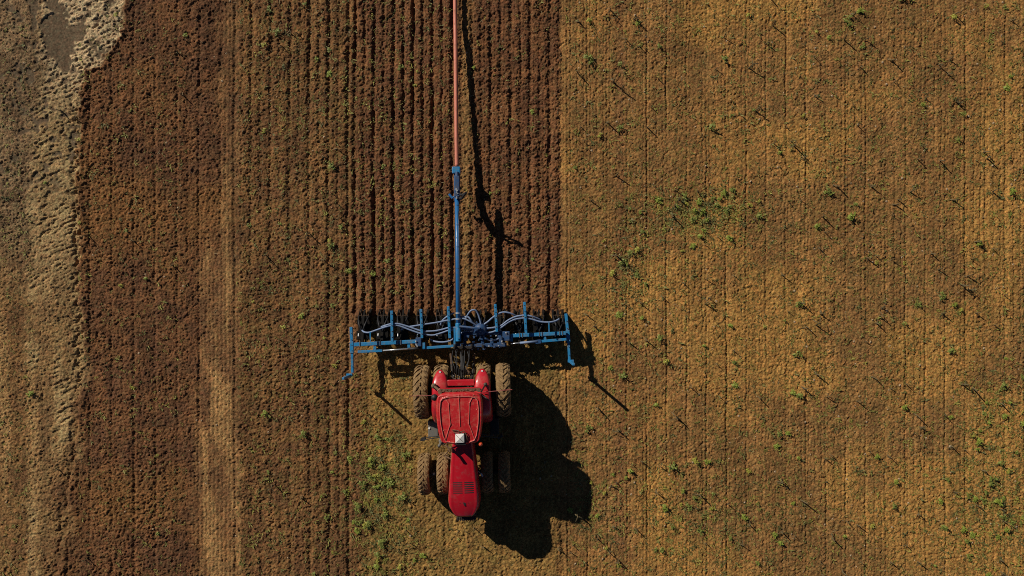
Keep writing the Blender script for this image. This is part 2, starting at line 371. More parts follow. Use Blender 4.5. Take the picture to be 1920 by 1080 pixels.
def tyre_mesh(rad, wd):
    mb = MB(); hw = wd/2
    prof = [(-hw*0.72, rad*0.56), (-hw*0.98, rad*0.66), (-hw, rad*0.80), (-hw*0.92, rad*0.90), (-hw*0.72, rad*0.945), (0, rad*0.96),
            (hw*0.72, rad*0.945), (hw*0.92, rad*0.90), (hw, rad*0.80), (hw*0.98, rad*0.66), (hw*0.72, rad*0.56)]
    mb.lathe_x((0, 0, 0), prof, 56)
    nl = 22
    for side in (-1, 1):
        for k in range(nl):
            t0 = 2*math.pi*(k+(0.5 if side > 0 else 0))/nl; vs = []
            sweep = 0.30
            for j, f in enumerate((-0.06, 0.5, 1.0)):
                x = side*hw*f*0.97; t = t0-sweep*f; wdt = 0.055+0.018*f
                r0 = rad*(0.93 if f < 0.9 else 0.83); r1 = rad*(1.0 if f < 0.9 else 0.925)
                for tt in (t-wdt, t+wdt):
                    for rr in (r0, r1): vs.append((x, rr*math.cos(tt), rr*math.sin(tt)))
            fs = []
            for j in range(2):
                a = j*4; c_ = a+4
                fs += [(a+1, a+3, c_+3, c_+1), (a, a+1, c_+1, c_), (a+3, a+2, c_+2, c_+3)]
            fs += [(0, 2, 3, 1), (8, 9, 11, 10)]
            mb.add(vs, fs)
    return mb
def rim_mesh(rad, wd):
    mb = MB(); hw = wd/2
    mb.lathe_x((0, 0, 0), [(-hw*0.72, rad*0.57), (-hw*0.6, rad*0.50), (-hw*0.1, rad*0.46), (0, rad*0.18), (0.06, rad*0.16), (0.06, 0.0)], 32)
    mb.lathe_x((0, 0, 0), [(hw*0.72, rad*0.57), (hw*0.6, rad*0.50), (hw*0.1, rad*0.46)], 32)
    for k in range(8):
        t = 2*math.pi*k/8; mb.box((0.07, rad*0.12*math.cos(t), rad*0.12*math.sin(t)), (0.03, 0.03, 0.03))
    return mb
protos = {}
def wheel(x, y, rad, wd, lab, rot=0.0):
    key = (rad, wd)
    if key not in protos:
        r_ = rim_mesh(rad, wd).build('wheel', 'rim', T, True)
        t_ = tyre_mesh(rad, wd).build('tyre', 'mud', r_)
        sd = t_.modifiers.new('sub', 'SUBSURF'); sd.subdivision_type = 'SIMPLE'; sd.levels = 1; sd.render_levels = 1
        tx = bpy.data.textures.new('mud lumps', 'CLOUDS'); tx.noise_scale = 0.06
        dm = t_.modifiers.new('lumps', 'DISPLACE'); dm.texture = tx; dm.strength = 0.045; dm.texture_coords = 'LOCAL'
        protos[key] = (r_, t_)
    else:
        a, t0 = protos[key]; r_ = a.copy(); COL.objects.link(r_); r_.parent = T
        t_ = t0.copy(); COL.objects.link(t_); t_.parent = r_
    r_.location = (x, y, rad-0.02); r_.rotation_euler = (rot, 0, math.pi if x < 0 else 0)
for x in (-1.46, -0.76, 0.76, 1.46): wheel(x, 0, 0.975, 0.52, '', 0.1*x)
for x in (-1.49, -0.80, 0.80, 1.41): wheel(x, -3.02, 0.75, 0.42, '', 0.2*x)

# chassis, axles, drawbar
mb = MB(); mb.box((0, -1.9, 0.85), (0.5, 4.6, 0.5)); mb.box((0, 0, 0.95), (1.1, 0.5, 0.5)); mb.box((0, -3.8, 0.75), (0.42, 0.9, 0.35))
mb.build('chassis', 'iron', T, bevel=0.02)
mb = MB(); mb.tube([(-1.62, 0, 0.955), (1.62, 0, 0.955)], 0.12, 14); mb.build('rear_axle', 'iron', T, True)
mb = MB(); mb.tube([(-1.6, -3.02, 0.73), (1.6, -3.02, 0.73)], 0.09, 12); mb.box((0, -3.02, 0.72), (1.0, 0.24, 0.2)); mb.build('front_axle', 'iron', T)

# bonnet: lofted shell
def bonnet_half(y):                              # y from -1.35 (rear) to -4.27 (front)
    t = (-1.35-y)/2.92
    w_ = 0.315+0.245*min(1, t/0.78)**0.8
    if t > 0.80: w_ *= math.sqrt(max(0.0, 1-((t-0.80)/0.20)**2*0.72))
    return w_, t
mb = MB(); NU = 21; rowsY = [(-1.35-2.92*i/46) for i in range(47)]
def bonnet_top(y, u):                            # u -1..1 across
    w_, t = bonnet_half(y); zt = 2.16-0.05*t-0.20*max(0, (t-0.7)/0.3)**2
    crown = 0.055*(1-u*u)
    ridge = 0.018*math.exp(-((abs(u)-0.80)/0.05)**2)
    return w_, zt+crown+ridge-0.22*max(0, (abs(u)-0.88)/0.12)**2
for y in rowsY:
    ring = []
    w_, _ = bonnet_half(y)
    ring.append((-w_*1.0, y, 1.28)); ring.append((-w_*1.02, y, 1.60))
    for k in range(NU):
        u = -1+2*k/(NU-1); _, z = bonnet_top(y, u); ring.append((u*w_, y, z))
    ring.append((w_*1.02, y, 1.60)); ring.append((w_*1.0, y, 1.28))
    mb.v += ring
n_ = NU+4
for i in range(46):
    for k in range(n_-1): mb.f.append((i*n_+k, i*n_+k+1, (i+1)*n_+k+1, (i+1)*n_+k))
mb.f.append(tuple(range(46*n_, 47*n_)))
bon = mb.build('bonnet', 'bonnet', T, True)
mb = MB()
for sx in (-1, 1):
    for k in range(6):
        yc = -3.02-0.072*k; vs = []
        x0, x1 = sx*0.035, sx*0.36
        for j in range(5):
            x = x0+(x1-x0)*j/4; w_, _ = bonnet_half(yc)
            for yy in (yc-0.017, yc+0.017): vs.append((x, yy, bonnet_top(yy, x/w_)[1]+0.004))
        mb.add(vs, [(2*j, 2*j+1, 2*j+3, 2*j+2) if sx < 0 else (2*j, 2*j+2, 2*j+3, 2*j+1) for j in range(4)])
each(mb, 'vent', 'black', bon)
mb = MB()                                        # badge near the nose
zb = bonnet_top(-3.78, 0)[1]
mb.box((0.01, -3.76, zb+0.006), (0.05, 0.15, 0.012), 0.25); mb.box((0.045, -3.79, zb+0.004), (0.03, 0.10, 0.012), -0.3)
mb.box((-0.1, -3.74, zb+0.0), (0.10, 0.015, 0.012), 0.1); mb.box((0.13, -3.74, zb+0.0), (0.08, 0.015, 0.012), -0.1)
each(mb, 'badge', 'black', bon)
mb = MB()                                        # pale tubes painting a highlight along the bonnet edges
for sx in (-1, 1):
    pts = []
    for i in range(4, 42):
        y = rowsY[i]; w_, z = bonnet_top(y, sx*0.93); pts.append((sx*0.93*w_, y, z+0.004))
    mb.tube(pts, 0.007, 5)
mb.build('bonnet_highlight', 'red_edge', bon)
mb = MB()                                        # grille and nose
mb.box((0, -4.20, 1.30), (0.80, 0.30, 0.62)); g_ = mb.build('grille', 'black', T, bevel=0.05)
mb = MB()
for k in range(9): mb.box((-0.28+0.07*k, -4.50, 0.92), (0.045, 0.34, 0.42))
mb.box((0, -4.30, 0.9), (0.66, 0.14, 0.3)); mb.box((0, -4.58, 1.08), (0.7, 0.10, 0.10)); each(mb, 'front_weight', 'iron', T, bevel=0.012)
for sx in (-1, 1):
    mb = MB(); mb.box((sx*0.27, -4.335, 1.42), (0.2, 0.05, 0.13)); mb.build('headlight', 'lamp', T, bevel=0.02)

# cab
mb = MB(); mb.box((0, -0.62, 1.42), (1.20, 1.30, 0.50)); cab = mb.build('cab', 'iron', T, bevel=0.03)
mb = MB()
cn = [(-0.68, 0.02), (0.68, 0.02), (0.72, -0.62), (0.60, -1.32), (-0.60, -1.32), (-0.72, -0.62)]
for (x, y) in cn: mb.beam((x, y, 1.4), (x*1.0, y, 2.92), 0.07, 0.07)
each(mb, 'cab_pillar', 'black', cab)
mb = MB(); k = len(cn)
vs = [(x*0.985, y*0.985-0.006, 1.66) for x, y in cn]+[(x*0.985, y*0.985-0.006, 2.90) for x, y in cn]
mb.add(vs, [(i, (i+1) % k, (i+1) % k+k, i+k) for i in range(k)]); mb.build('cab_window', 'glass', cab)
mb = MB(); mb.box((0, -0.35, 1.78), (0.5, 0.5, 0.14)); mb.box((0, -0.12, 2.1), (0.48, 0.12, 0.6)); mb.build('seat', 'grey', cab, bevel=0.04)

# roof: domed panel with a raised rim line and ribs
def roof_outline(v):                              # v 0 rear .. 1 front -> half width, y shift
    hw = 0.765+0.035*math.sin(math.pi*min(1, v*1.15))-0.085*v*v
    return hw
RN, RM = 96, 90; mb = MB()
def near(d, wd): return math.exp(-(d/wd)**2)
def seg_d(p, a, b):
    ax, ay = a; bx, by = b; dx, dy = bx-ax, by-ay; t = max(0, min(1, ((p[0]-ax)*dx+(p[1]-ay)*dy)/(dx*dx+dy*dy)))
    return math.hypot(p[0]-ax-t*dx, p[1]-ay-t*dy)
RIM = [(-0.60, 0.80), (-0.55, 0.90), (-0.42, 0.955), (-0.15, 0.97), (0.16, 0.97), (0.44, 0.955), (0.60, 0.90), (0.69, 0.80), (0.73, 0.55), (0.73, 0.0), (0.70, -0.5), (0.62, -0.88), (0.50, -0.93)]
OUT = [(-0.85, 0.72), (-0.76, 0.83), (-0.5, 0.89), (0, 0.91), (0.5, 0.89), (0.76, 0.83), (0.85, 0.72), (0.88, 0.4), (0.88, -0.2), (0.84, -0.7), (0.74, -0.90), (0.50, -0.96)]
OUT2 = [(-0.85, 0.72), (-0.88, 0.4), (-0.88, -0.2), (-0.84, -0.7), (-0.74, -0.92), (-0.3, -0.97)]
RIBS = [(( -0.60, 0.86), (-0.44, 0.60)), ((-0.44, 0.60), (-0.40, -0.20)), ((-0.40, -0.20), (-0.68, -0.80)), ((0.60, 0.86), (0.44, 0.60)), ((0.44, 0.60), (0.40, -0.20)), ((0.40, -0.20), (0.68, -0.80)), ((0.0, 0.90), (0.02, -0.30))]
SC = lambda p: (p[0]*0.78, p[1]*0.80)
OUT = [(a*0.93, b_*0.97) for a, b_ in OUT]; OUT2 = [(a*0.93, b_*0.97) for a, b_ in OUT2]
def roof_h(a, bb):                                # a -1..1 across, bb -1 front..1 rear
    p = SC((a, bb)); z = 3.22-0.05*a*a-0.04*bb*bb
    e = max(abs(a), abs(bb)); z -= 0.10*max(0, (e-0.93)/0.07)**2
    inner = 1.0 if (abs(a) < 0.86 and -0.93 < bb < 0.88) else 0.0
    d = 9
    for L_ in (OUT, OUT2):
        for i in range(len(L_)-1): d = min(d, seg_d(p, SC(L_[i]), SC(L_[i+1])))
    z += 0.022*near(d, 0.016)-0.014*inner*(1 if d > 0.01 else 0)
    for r0, r1 in RIBS: z += 0.016*near(seg_d(p, SC(r0), SC(r1)), 0.013)
    return z, d
grid = []
for j in range(RM+1):
    bb = -1+2*j/RM
    for i in range(RN+1):
        a = -1+2*i/RN; v = (1-bb)/2; hw = roof_outline(v)
        # rounded corners
        z, d = roof_h(a, bb)
        m_ = math.sqrt(max(0, 1-0.0*bb)); cr = 1-0.10*(abs(a)**6)*(abs(bb)**6)
        x = a*hw*cr; y = -0.635+bb*0.845*cr+0.03*(1-a*a)*(1 if bb > 0 else -0.4)*abs(bb)
        mb.v.append((x, y, z))
for j in range(RM):
    for i in range(RN):
        o_ = j*(RN+1)+i; mb.f.append((o_, o_+1, o_+RN+2, o_+RN+1))
ring = [i for i in range(RN+1)]+[(j+1)*(RN+1)-1 for j in range(1, RM+1)]+[RM*(RN+1)+i for i in range(RN-1, -1, -1)]+[j*(RN+1) for j in range(RM-1, 0, -1)]
base = len(mb.v)
for r_ in ring:
    x, y, z = mb.v[r_]; mb.v.append((x*0.985, -0.635+(y+0.635)*0.985, 2.86))
kk = len(ring)
for i in range(kk): mb.f.append((ring[(i+1) % kk], ring[i], base+i, base+(i+1) % kk))
mb.f.append(tuple(base+i for i in range(kk)))
roof = mb.build('roof', 'red_dusty', T, True)
def on_roof(a, bb, dz=0.0):
    v = (1-bb)/2; return (a*roof_outline(v), -0.635+bb*0.845, roof_h(a, bb)[0]+dz)
mb = MB()
def polyline(L_, r=0.007):
    pts = []
    for i in range(len(L_)-1):
        for k in range(6):
            t = k/6; pts.append(on_roof(L_[i][0]*(1-t)+L_[i+1][0]*t, L_[i][1]*(1-t)+L_[i+1][1]*t, 0.002))
    pts.append(on_roof(*L_[-1], 0.003)); mb.tube(pts, r*1.05, 5)
polyline(OUT, 0.009); polyline(OUT2, 0.009)
polyline([RIBS[0][0], RIBS[1][0], RIBS[1][1], RIBS[2][1]]); polyline([RIBS[3][0], RIBS[4][0], RIBS[4][1], RIBS[5][1]]); polyline([RIBS[6][0], RIBS[6][1]])
mb.build('roof_rib', 'rib', roof)
mb = MB()
for a, bb in ((0.74, 0.35), (0.76, -0.35), (-0.72, -0.45), (0.63, 0.92), (-0.5, -0.9), (0.3, -0.95)): mb.lathe_z(on_roof(a, bb, 0.0), [(0.018, 0), (0.014, 0.014), (0, 0.018)], 8)
each(mb, 'roof_bolt', 'red_edge', roof)
# receiver on the roof front
mb = MB(); cx, cy, cz = 0.0, -1.27, 3.25
mb.add([(cx-.15, cy-.15, cz), (cx+.15, cy-.15, cz), (cx+.15, cy+.15, cz), (cx-.15, cy+.15, cz), (cx-.15, cy-.15, cz+.05), (cx+.15, cy-.15, cz+.05), (cx+.15, cy+.15, cz+.05), (cx-.15, cy+.15, cz+.05), (cx, cy, cz+.105)],
       [(3, 2, 1, 0), (0, 1, 5, 4), (1, 2, 6, 5), (2, 3, 7, 6), (3, 0, 4, 7), (4, 5, 8), (5, 6, 8), (6, 7, 8), (7, 4, 8)])
rc = mb.build('receiver', 'white', T, bevel=0.008)
mb = MB(); mb.tube([(cx+.148, cy-.148, cz+.054), (cx, cy, cz+.109), (cx-.148, cy+.148, cz+.054)], 0.006, 5)
mb.tube(spline([(cx-.02, cy+.12, cz+.02), (cx-.02, cy+.24, cz+.03), (cx-.14, cy+.27, cz+.0), (cx-.26, cy+.27, cz-.02)]), 0.016, 6)
mb.tube(spline([(cx+.06, cy+.14, cz+.0), (cx+.10, cy+.24, cz+.02), (cx+.20, cy+.16, cz+.01), (cx+.24, cy-.05, cz-.03), (cx+.21, cy-.12, cz-.03)]), 0.014, 6)
mb.tube(spline([(cx-.24, cy+.21, cz-.02), (cx-.1, cy+.2, cz+.02), (cx+.08, cy+.22, cz+.0)]), 0.012, 6)
mb.build('cable', 'dirtbar', rc, True)
mb = MB(); mb.box((cx+.02, cy-.05, cz-.03), (0.34, 0.36, 0.05)); mb.build('bracket', 'black', rc)

# beacon, lights, rear lip
mb = MB(); mb.box((0.66, -1.47, 2.90), (0.05, 0.16, 0.03)); mb.tube([(0.68, -1.53, 2.9), (0.68, -1.53, 2.98)], 0.02, 8); bk = mb.build('beacon_bracket', 'black', T)
mb = MB(); mb.lathe_z((0.68, -1.53, 2.98), [(0.07, 0), (0.07, 0.09), (0.05, 0.14), (0.0, 0.155)], 16); mb.build('beacon', 'orange', T, True)
mb = MB(); mb.box((0.0, 0.275, 2.84), (1.34, 0.10, 0.10)); mb.box((-0.66, 0.25, 2.86), (0.12, 0.12, 0.12)); mb.box((0.66, 0.27, 2.86), (0.1, 0.12, 0.12))
for k in range(26): mb.box((-0.62+0.048*k+random.uniform(-.01, .01), 0.27+random.uniform(-.03, .03), 2.90), (0.03, 0.04, random.uniform(0.015, 0.05)), random.uniform(0, 1.5))
mb.build('rear_lamp_bar', 'dirtbar', T)
mb = MB(); mb.box((0.0, 0.345, 2.84), (1.30, 0.035, 0.05)); mb.tube([(-0.66, 0.34, 2.84), (-0.74, 0.26, 2.84)], 0.02, 6); mb.tube([(0.66, 0.34, 2.84), (0.74, 0.26, 2.84)], 0.02, 6)
mb.build('rear_lip', 'red', T)
mb = MB(); mb.box((0.0, 0.42, 1.95), (0.95, 0.22, 0.10)); mb.build('rear_panel', 'red', T, bevel=0.03)

# fenders
def fender(sx):
    mb = MB(); n = 26; m_ = 13; x_in, x_out = 0.45, 1.03
    for i in range(n+1):
        t = i/n; th = R(42+118*t); tip = min(1, t/0.30); wsc = math.sqrt(max(0.0, 1-(1-tip)**2*0.88))
        wide = 0.04*ss(0.35, 0.7, np.array(t))
        cxx = (x_in+x_out)/2+wide/2; hw = ((x_out-x_in)/2+wide/2)*wsc
        for k in range(m_):
            u = -1+2*k/(m_-1); rr = 1.10+0.07*(1-abs(u)**2.6)-0.10*max(0, abs(u)-0.9)*10*0.6
            mb.v.append((sx*(cxx+u*hw), rr*math.cos(th), 0.955+rr*math.sin(th)))
    for i in range(n):
        for k in range(m_-1):
            a = i*m_+k; f_ = (a, a+1, a+m_+1, a+m_); mb.f.append(f_ if sx < 0 else f_[::-1])
    o = mb.build('fender', 'red', T, True); s_ = o.modifiers.new('t', 'SOLIDIFY'); s_.thickness = 0.03
    mb = MB(); mb.box((sx*0.74, 0.80, 1.83), (0.06, 0.05, 0.04)); mb.build('fender_lamp', 'lamp', o)
    return o
for sx in (-1, 1): fender(sx)
mb = MB(); mb.tube([(-0.95, 0.30, 2.08), (-0.90, 0.34, 2.22), (-0.70, 0.22, 2.45), (-0.62, 0.1, 2.7)], 0.045, 8)
mb.lathe_z((-0.93, 0.36, 2.12), [(0.0, 0), (0.09, 0.0), (0.09, 0.10), (0.05, 0.14), (0, 0.15)], 12); mb.build('work_light', 'dirtbar', T, True)
mb = MB(); mb.lathe_z((-0.90, -0.02, 2.25), [(0.0, 0), (0.10, 0.0), (0.12, 0.10), (0.08, 0.18), (0, 0.19)], 12); mb.build('work_light', 'black', T, True)
mb = MB(); mb.lathe_z((0.86, 0.36, 2.14), [(0.0, 0), (0.07, 0.0), (0.07, 0.08), (0.0, 0.12)], 12); mb.beam((0.86, 0.36, 2.1), (0.72, 0.15, 2.5), 0.05, 0.05); mb.build('work_light', 'iron', T)
mb = MB(); mb.beam((0.74, 0.0, 2.4), (0.98, -0.16, 2.4), 0.05, 0.06); mb.build('work_light', 'rim', T)
# width rods
mb = MB(); mb.tube([(-0.86, 0.03, 2.18), (-1.80, 0.03, 2.20)], 0.012, 6); mb.build('width_rod', 'rod', T)
mb = MB(); mb.tube([(0.74, 0.10, 2.20), (1.42, 0.14, 2.22)], 0.013, 6); mb.box((1.60, 0.16, 2.22), (0.36, 0.025, 0.03), 0.05); mb.build('width_rod', 'rod', T)
# steps and tank on the left, mirrors
mb = MB(); mb.box((-1.12, -1.33, 0.86), (0.36, 0.58, 0.42)); mb.box((-1.12, -1.10, 1.09), (0.24, 0.04, 0.05)); mb.build('fuel_tank', 'grey', T, bevel=0.03)
mb = MB(); mb.lathe_z((-1.25, -1.30, 1.07), [(0.035, 0), (0.035, 0.03), (0, 0.035)], 10); mb.build('fuel_cap', 'white', T)
mb = MB(); mb.box((1.10, -1.30, 0.85), (0.34, 0.62, 0.40)); mb.build('battery_box', 'iron', T, bevel=0.03)
for k in range(3):
    mb = MB(); mb.box((0.98+0.12*k, -0.95, 1.15-0.28*k), (0.30, 0.26, 0.03)); mb.build('step', 'iron', T)
for sx in (-1, 1):
    mb = MB(); mb.tube([(sx*0.62, -1.34, 2.55), (sx*1.30, -1.42, 2.6)], 0.018, 6); mb.tube([(sx*0.62, -1.34, 2.25), (sx*1.30, -1.42, 2.3)], 0.014, 6)
    arm = mb.build('mirror_arm', 'black', T)
    mb = MB(); mb.beam((sx*1.26, -1.46, 2.4), (sx*1.42, -1.34, 2.4), 0.05, 0.42) if sx > 0 else mb.beam((sx*1.24, -1.42, 2.4), (sx*1.40, -1.44, 2.4), 0.05, 0.42)
    mb.build('mirror', 'black', arm)
# exhaust at the left windscreen pillar
mb = MB(); mb.tube([(-0.70, -1.55, 1.3), (-0.70, -1.56, 2.15), (-0.70, -1.56, 2.5)], [0.11, 0.12, 0.07], 12); mb.tube([(-0.70, -1.53, 2.4), (-0.70, -1.55, 2.72), (-0.74, -1.60, 2.86)], 0.05, 10)
mb.build('exhaust_pipe', 'grey', T, True)
mb = MB(); mb.box((-0.60, -1.42, 2.62), (0.22, 0.12, 0.14), 0.5); mb.build('work_light', 'grey', T, bevel=0.02)
mb = MB(); mb.box((0.63, -2.9, 1.62), (0.05, 0.12, 0.10), 0.5); mb.tube([(0.5, -2.8, 1.5), (0.63, -2.92, 1.6)], 0.015, 6); mb.build('side_fitting', 'chrome', T)  # small shiny fitting beside the bonnet
mb = MB()
for x, y in ((-1.15, -3.0),): mb.lathe_z((x, y, 0.86), [(0.05, 0), (0.04, 0.05), (0, 0.06)], 10)
mb.build('hub_cap', 'white', T)
mb = MB()                                         # dirty steering and brake pipes ahead of the cab
for k in range(7):
    a = (random.uniform(-0.75, -0.45), -1.75-0.12*k, random.uniform(0.9, 1.3)); mb.tube([a, (a[0]+random.uniform(-.2, .2), a[1]-.2, a[2]-.1), (a[0]+.1, a[1]-.3, a[2]+.05)], 0.025, 6)
each(mb, 'brake_pipe', 'dirtbar', T)
# rear linkage and hydraulics
for sx in (-1, 1):
    mb = MB(); mb.beam((sx*0.36, 0.30, 0.72), (sx*0.44, 1.35, 0.78), 0.07, 0.11); mb.build('lower_link', 'dirtbar', T, bevel=0.01)
    mb = MB(); mb.tube([(sx*0.34, 0.35, 1.45), (sx*0.40, 0.95, 0.85)], 0.045, 8); mb.build('lift_rod', 'iron', T)
    mb = MB(); mb.beam((sx*0.20, 0.22, 1.5), (sx*0.36, 0.62, 1.44), 0.07, 0.09); mb.build('lift_arm', 'iron', T)
mb = MB(); mb.tube([(0, 0.35, 1.35), (-0.02, 0.8, 1.34), (-0.02, 1.35, 1.30)], [0.05, 0.035, 0.05], 8); mb.build('top_link', 'iron', T)
mb = MB(); mb.tube([(0, 0.3, 0.75), (0.02, 1.25, 0.70)], 0.06, 10); mb.build('power_shaft', 'black', T)
mb = MB()
for k in range(34):
    x = random.uniform(-0.34, 0.34); y = random.uniform(0.30, 0.78); mb.box((x, y, random.uniform(1.1, 1.5)), (random.uniform(.02, .08), random.uniform(.03, .12), random.uniform(.03, .1)), random.uniform(0, 3))
each(mb, 'valve_block', 'dirtbar', T)
mb = MB()
for k in range(9):
    x = random.uniform(-0.3, 0.3); mb.lathe_z((x, random.uniform(0.32, 0.72), 1.5), [(0.025, 0), (0.025, 0.03), (0, 0.035)], 8)
each(mb, 'coupler', 'steel', T)
mb = MB()
for k in range(8):
    x = -0.28+0.075*k; mb.tube(spline([(x, 0.5, 1.45), (x*0.8, 0.85, 1.6), (x*1.2+random.uniform(-.1, .1), 1.2, 1.45), (x*1.1, 1.5, 1.2)], 6), 0.016, 6)
each(mb, 'hydraulic_hose', 'black', T, smooth=True)

# ------------------------------------------------------------------ slurry injector
OFF = (-1.95, -2.0, 0.0)
I = empty('slurry_injector', OFF)
tag(I, 'wide blue slurry injector behind the tractor with side arms, looping hoses and long boom', 'farm implement')
def ie(mb, name, m, parent=None, **k): each(mb, name, m, parent or I, off=OFF, **k)
def ib(mb, name, m, parent=I, **k): return mb.build(name, m, parent, off=OFF, **k)
ZB = 0.88
def bm(a, b, wpx, ht, z=ZB, z2=None):
    mb = MB(); p = P(*a, z); q_ = P(*b, z2 if z2 is not None else z); mb.beam(p, q_, wpx*(CAM_H-z)/FPX, ht); return mb
# toolbar sections
def clampset(mb, pts, z=ZB):
    for (x, y) in pts: p = P(x, y, z); mb.box(p, (0.022, 0.17, 0.17))
bl = ib(bm((664, 646), (782, 640), 6.8, 0.12), 'toolbar', 'blue', bevel=0.012)
br = ib(bm((957, 629.5), (1061, 624.5), 6.6, 0.12), 'toolbar', 'blue', bevel=0.012)
mb = MB(); clampset(mb, [(675, 645.5), (708, 644), (713, 643.5), (746, 642), (752, 641.6)]); ie(mb, 'clamp', 'steel', bl)
mb = MB(); clampset(mb, [(974, 629), (979, 628.6), (1011, 627), (1016, 626.8), (1049, 625), (1054, 624.8)]); ie(mb, 'clamp', 'steel', br)
ib(bm((671, 659.5), (717, 657.5), 4.6, 0.10, 0.86), 'brace_beam', 'blue', bevel=0.01)
ib(bm((1013, 640), (1062, 636), 4.8, 0.10, 0.86), 'brace_beam', 'blue', bevel=0.01)
mb = bm((703, 648), (703, 656), 5, 0.09, 0.86); ib(mb, 'cross_plate', 'blue')
mb = bm((766, 644), (767, 652), 5, 0.09, 0.86); ib(mb, 'cross_plate', 'blue')
mb = bm((1021, 630), (1022, 637), 5, 0.09, 0.86); ib(mb, 'cross_plate', 'blue')
mb = bm((959, 631), (959, 640), 5, 0.09, 0.86); ib(mb, 'cross_plate', 'blue')
c1 = ib(MB().tube([P(718, 657.2, 0.92), P(768, 654, 0.92)], 0.026, 10), 'cylinder_rod', 'chrome', smooth=True)
ib(MB().tube([P(766, 654.2, 0.92), P(790, 652.8, 0.92)], 0.05, 10), 'hydraulic_cylinder', 'black', smooth=True)
ib(MB().tube([P(975, 643, 0.92), P(1008, 640.2, 0.92)], 0.045, 10), 'hydraulic_cylinder', 'hose_lilac', smooth=True)
ib(MB().tube([P(958, 644.2, 0.92), P(976, 643, 0.92)], 0.022, 10), 'cylinder_rod', 'chrome', smooth=True)
ib(bm((1004, 641), (1014, 640), 7, 0.08, 0.9), 'cylinder_bracket', 'dark_blue')
# middle frame
mb = bm((793, 652.5), (852, 648.5), 4.8, 0.12, 0.9); ib(mb, 'centre_beam', 'blue', bevel=0.01)
mb = MB(); mb.box(P(795, 648, 0.95), (0.09, 0.22, 0.12)); ib(mb, 'hinge_plate', 'blue', bevel=0.01)
mb = bm((852, 648), (950, 646), 7, 0.16, 0.85); ib(mb, 'centre_beam', 'dark_blue', bevel=0.01)
mb = bm((862, 626), (945, 624), 5, 0.12, 0.82); ib(mb, 'centre_beam', 'dark_blue', bevel=0.01)
mb = bm((852.5, 614), (852.5, 650), 3.6, 0.12, 1.0); ib(mb, 'upright_bar', 'blue', bevel=0.01)
for x in (872, 905, 938): ib(bm((x, 620), (x, 652), 5, 0.12, 0.84), 'cross_plate', 'dark_blue')
mb = MB(); 
for x in (852, 866, 884, 905): mb.beam(P(x, 646, 0.7), P(x, 650, 1.4), 0.07, 0.1)
mb.beam(P(850, 652, 1.2), P(892, 651, 1.2), 0.1, 0.1); ib(mb, 'headstock', 'iron', bevel=0.01)
mb = MB()
for k in range(26):
    x = random.uniform(862, 950); y = random.uniform(628, 655); mb.box(P(x, y, random.uniform(0.9, 1.15)), (random.uniform(.03, .14), random.uniform(.03, .1), random.uniform(.03, .1)), random.uniform(-.3, .3))
ie(mb, 'hydraulic_block', 'dark_blue')
mb = MB()
for (x, y) in ((917, 649), (935, 648), (885, 655), (857, 654), (780, 640), (941, 640), (949, 624)): mb.lathe_z(P(x, y, 1.05), [(0.03, 0), (0.028, 0.05), (0, 0.06)], 8)
mb.beam(P(854, 653.5, 1.0), P(862, 653, 1.0), 0.03, 0.03); mb.beam(P(941, 632, 1.05), P(941.5, 645, 1.05), 0.03, 0.05); mb.beam(P(779, 644, 1.05), P(783, 650, 1.05), 0.05, 0.05)
ie(mb, 'pin', 'chrome')
mb = MB(); mb.box(P(785, 641, 0.98), (0.2, 0.32, 0.14)); ib(mb, 'hinge_block', 'dark_blue', bevel=0.02)
mb = MB(); mb.box(P(949, 630, 0.98), (0.26, 0.34, 0.14)); ib(mb, 'hinge_block', 'dark_blue', bevel=0.02)
# rearward hose carrier bars
for (a, b) in (((734.5, 582.5), (735.5, 641)), ((789.3, 579.5), (791.5, 634)), ((840.5, 574.5), (843.5, 634)), ((928.5, 570), (931.5, 622)), ((983.3, 566), (986.5, 627))):
    c_ = ib(bm(a, b, 4.8, 0.09, 1.10), 'carrier_bar', 'blue', bevel=0.01)
    mb = MB()
    for k in range(5):
        t = (k+0.6)/5.4; mb.lathe_z(P(a[0]+(b[0]-a[0])*t, a[1]+(b[1]-a[1])*t, 1.146), [(0.018, 0), (0.018, 0.012), (0, 0.014)], 8)
    ie(mb, 'bolt', 'black', c_)
for (x, y0, y1) in ((694, 622, 641), (1029, 603, 624)):
    ib(bm((x, y0), (x+0.5, y1), 2.0, 0.04, 1.15), 'hose_support', 'blue')
# side arms with upright end posts
for pts, post, zz in (([(658.4, 613), (659.6, 640), (660.2, 662), (661, 699)], (656.5, 704), 0.75), ([(1061, 588), (1064, 619), (1066, 642), (1067.6, 676)], (1069, 678), 0.70)):
    mb = MB()
    for i in range(3): mb.beam(P(*pts[i], zz), P(*pts[i+1], zz), (0.105, 0.135, 0.09)[i], (0.10, 0.14, 0.09)[i])
    sa = ib(mb, 'side_arm', 'blue', bevel=0.01)
    b0 = P(*post, zz); d = -0.05 if post[0] < 900 else 0.05
    mb = MB(); mb.beam((b0[0], b0[1], zz-0.12), (b0[0]+d, b0[1], 1.70), 0.085, 0.085); mb.box((b0[0]+d*0.5, b0[1]+0.02, zz), (0.22, 0.10, 0.10)); ib(mb, 'end_post', 'blue', sa, bevel=0.01)
    mb = MB()
    for t in (0.15, 0.3, 0.45, 0.6, 0.75, 0.9):
        i = min(2, int(t*3)); u = t*3-i; mb.lathe_z(P(pts[i][0]*(1-u)+pts[i+1][0]*u, pts[i][1]*(1-u)+pts[i+1][1]*u, zz+0.071), [(0.017, 0), (0.017, 0.008), (0, 0.01)], 8)
    ie(mb, 'bolt', 'black', sa)
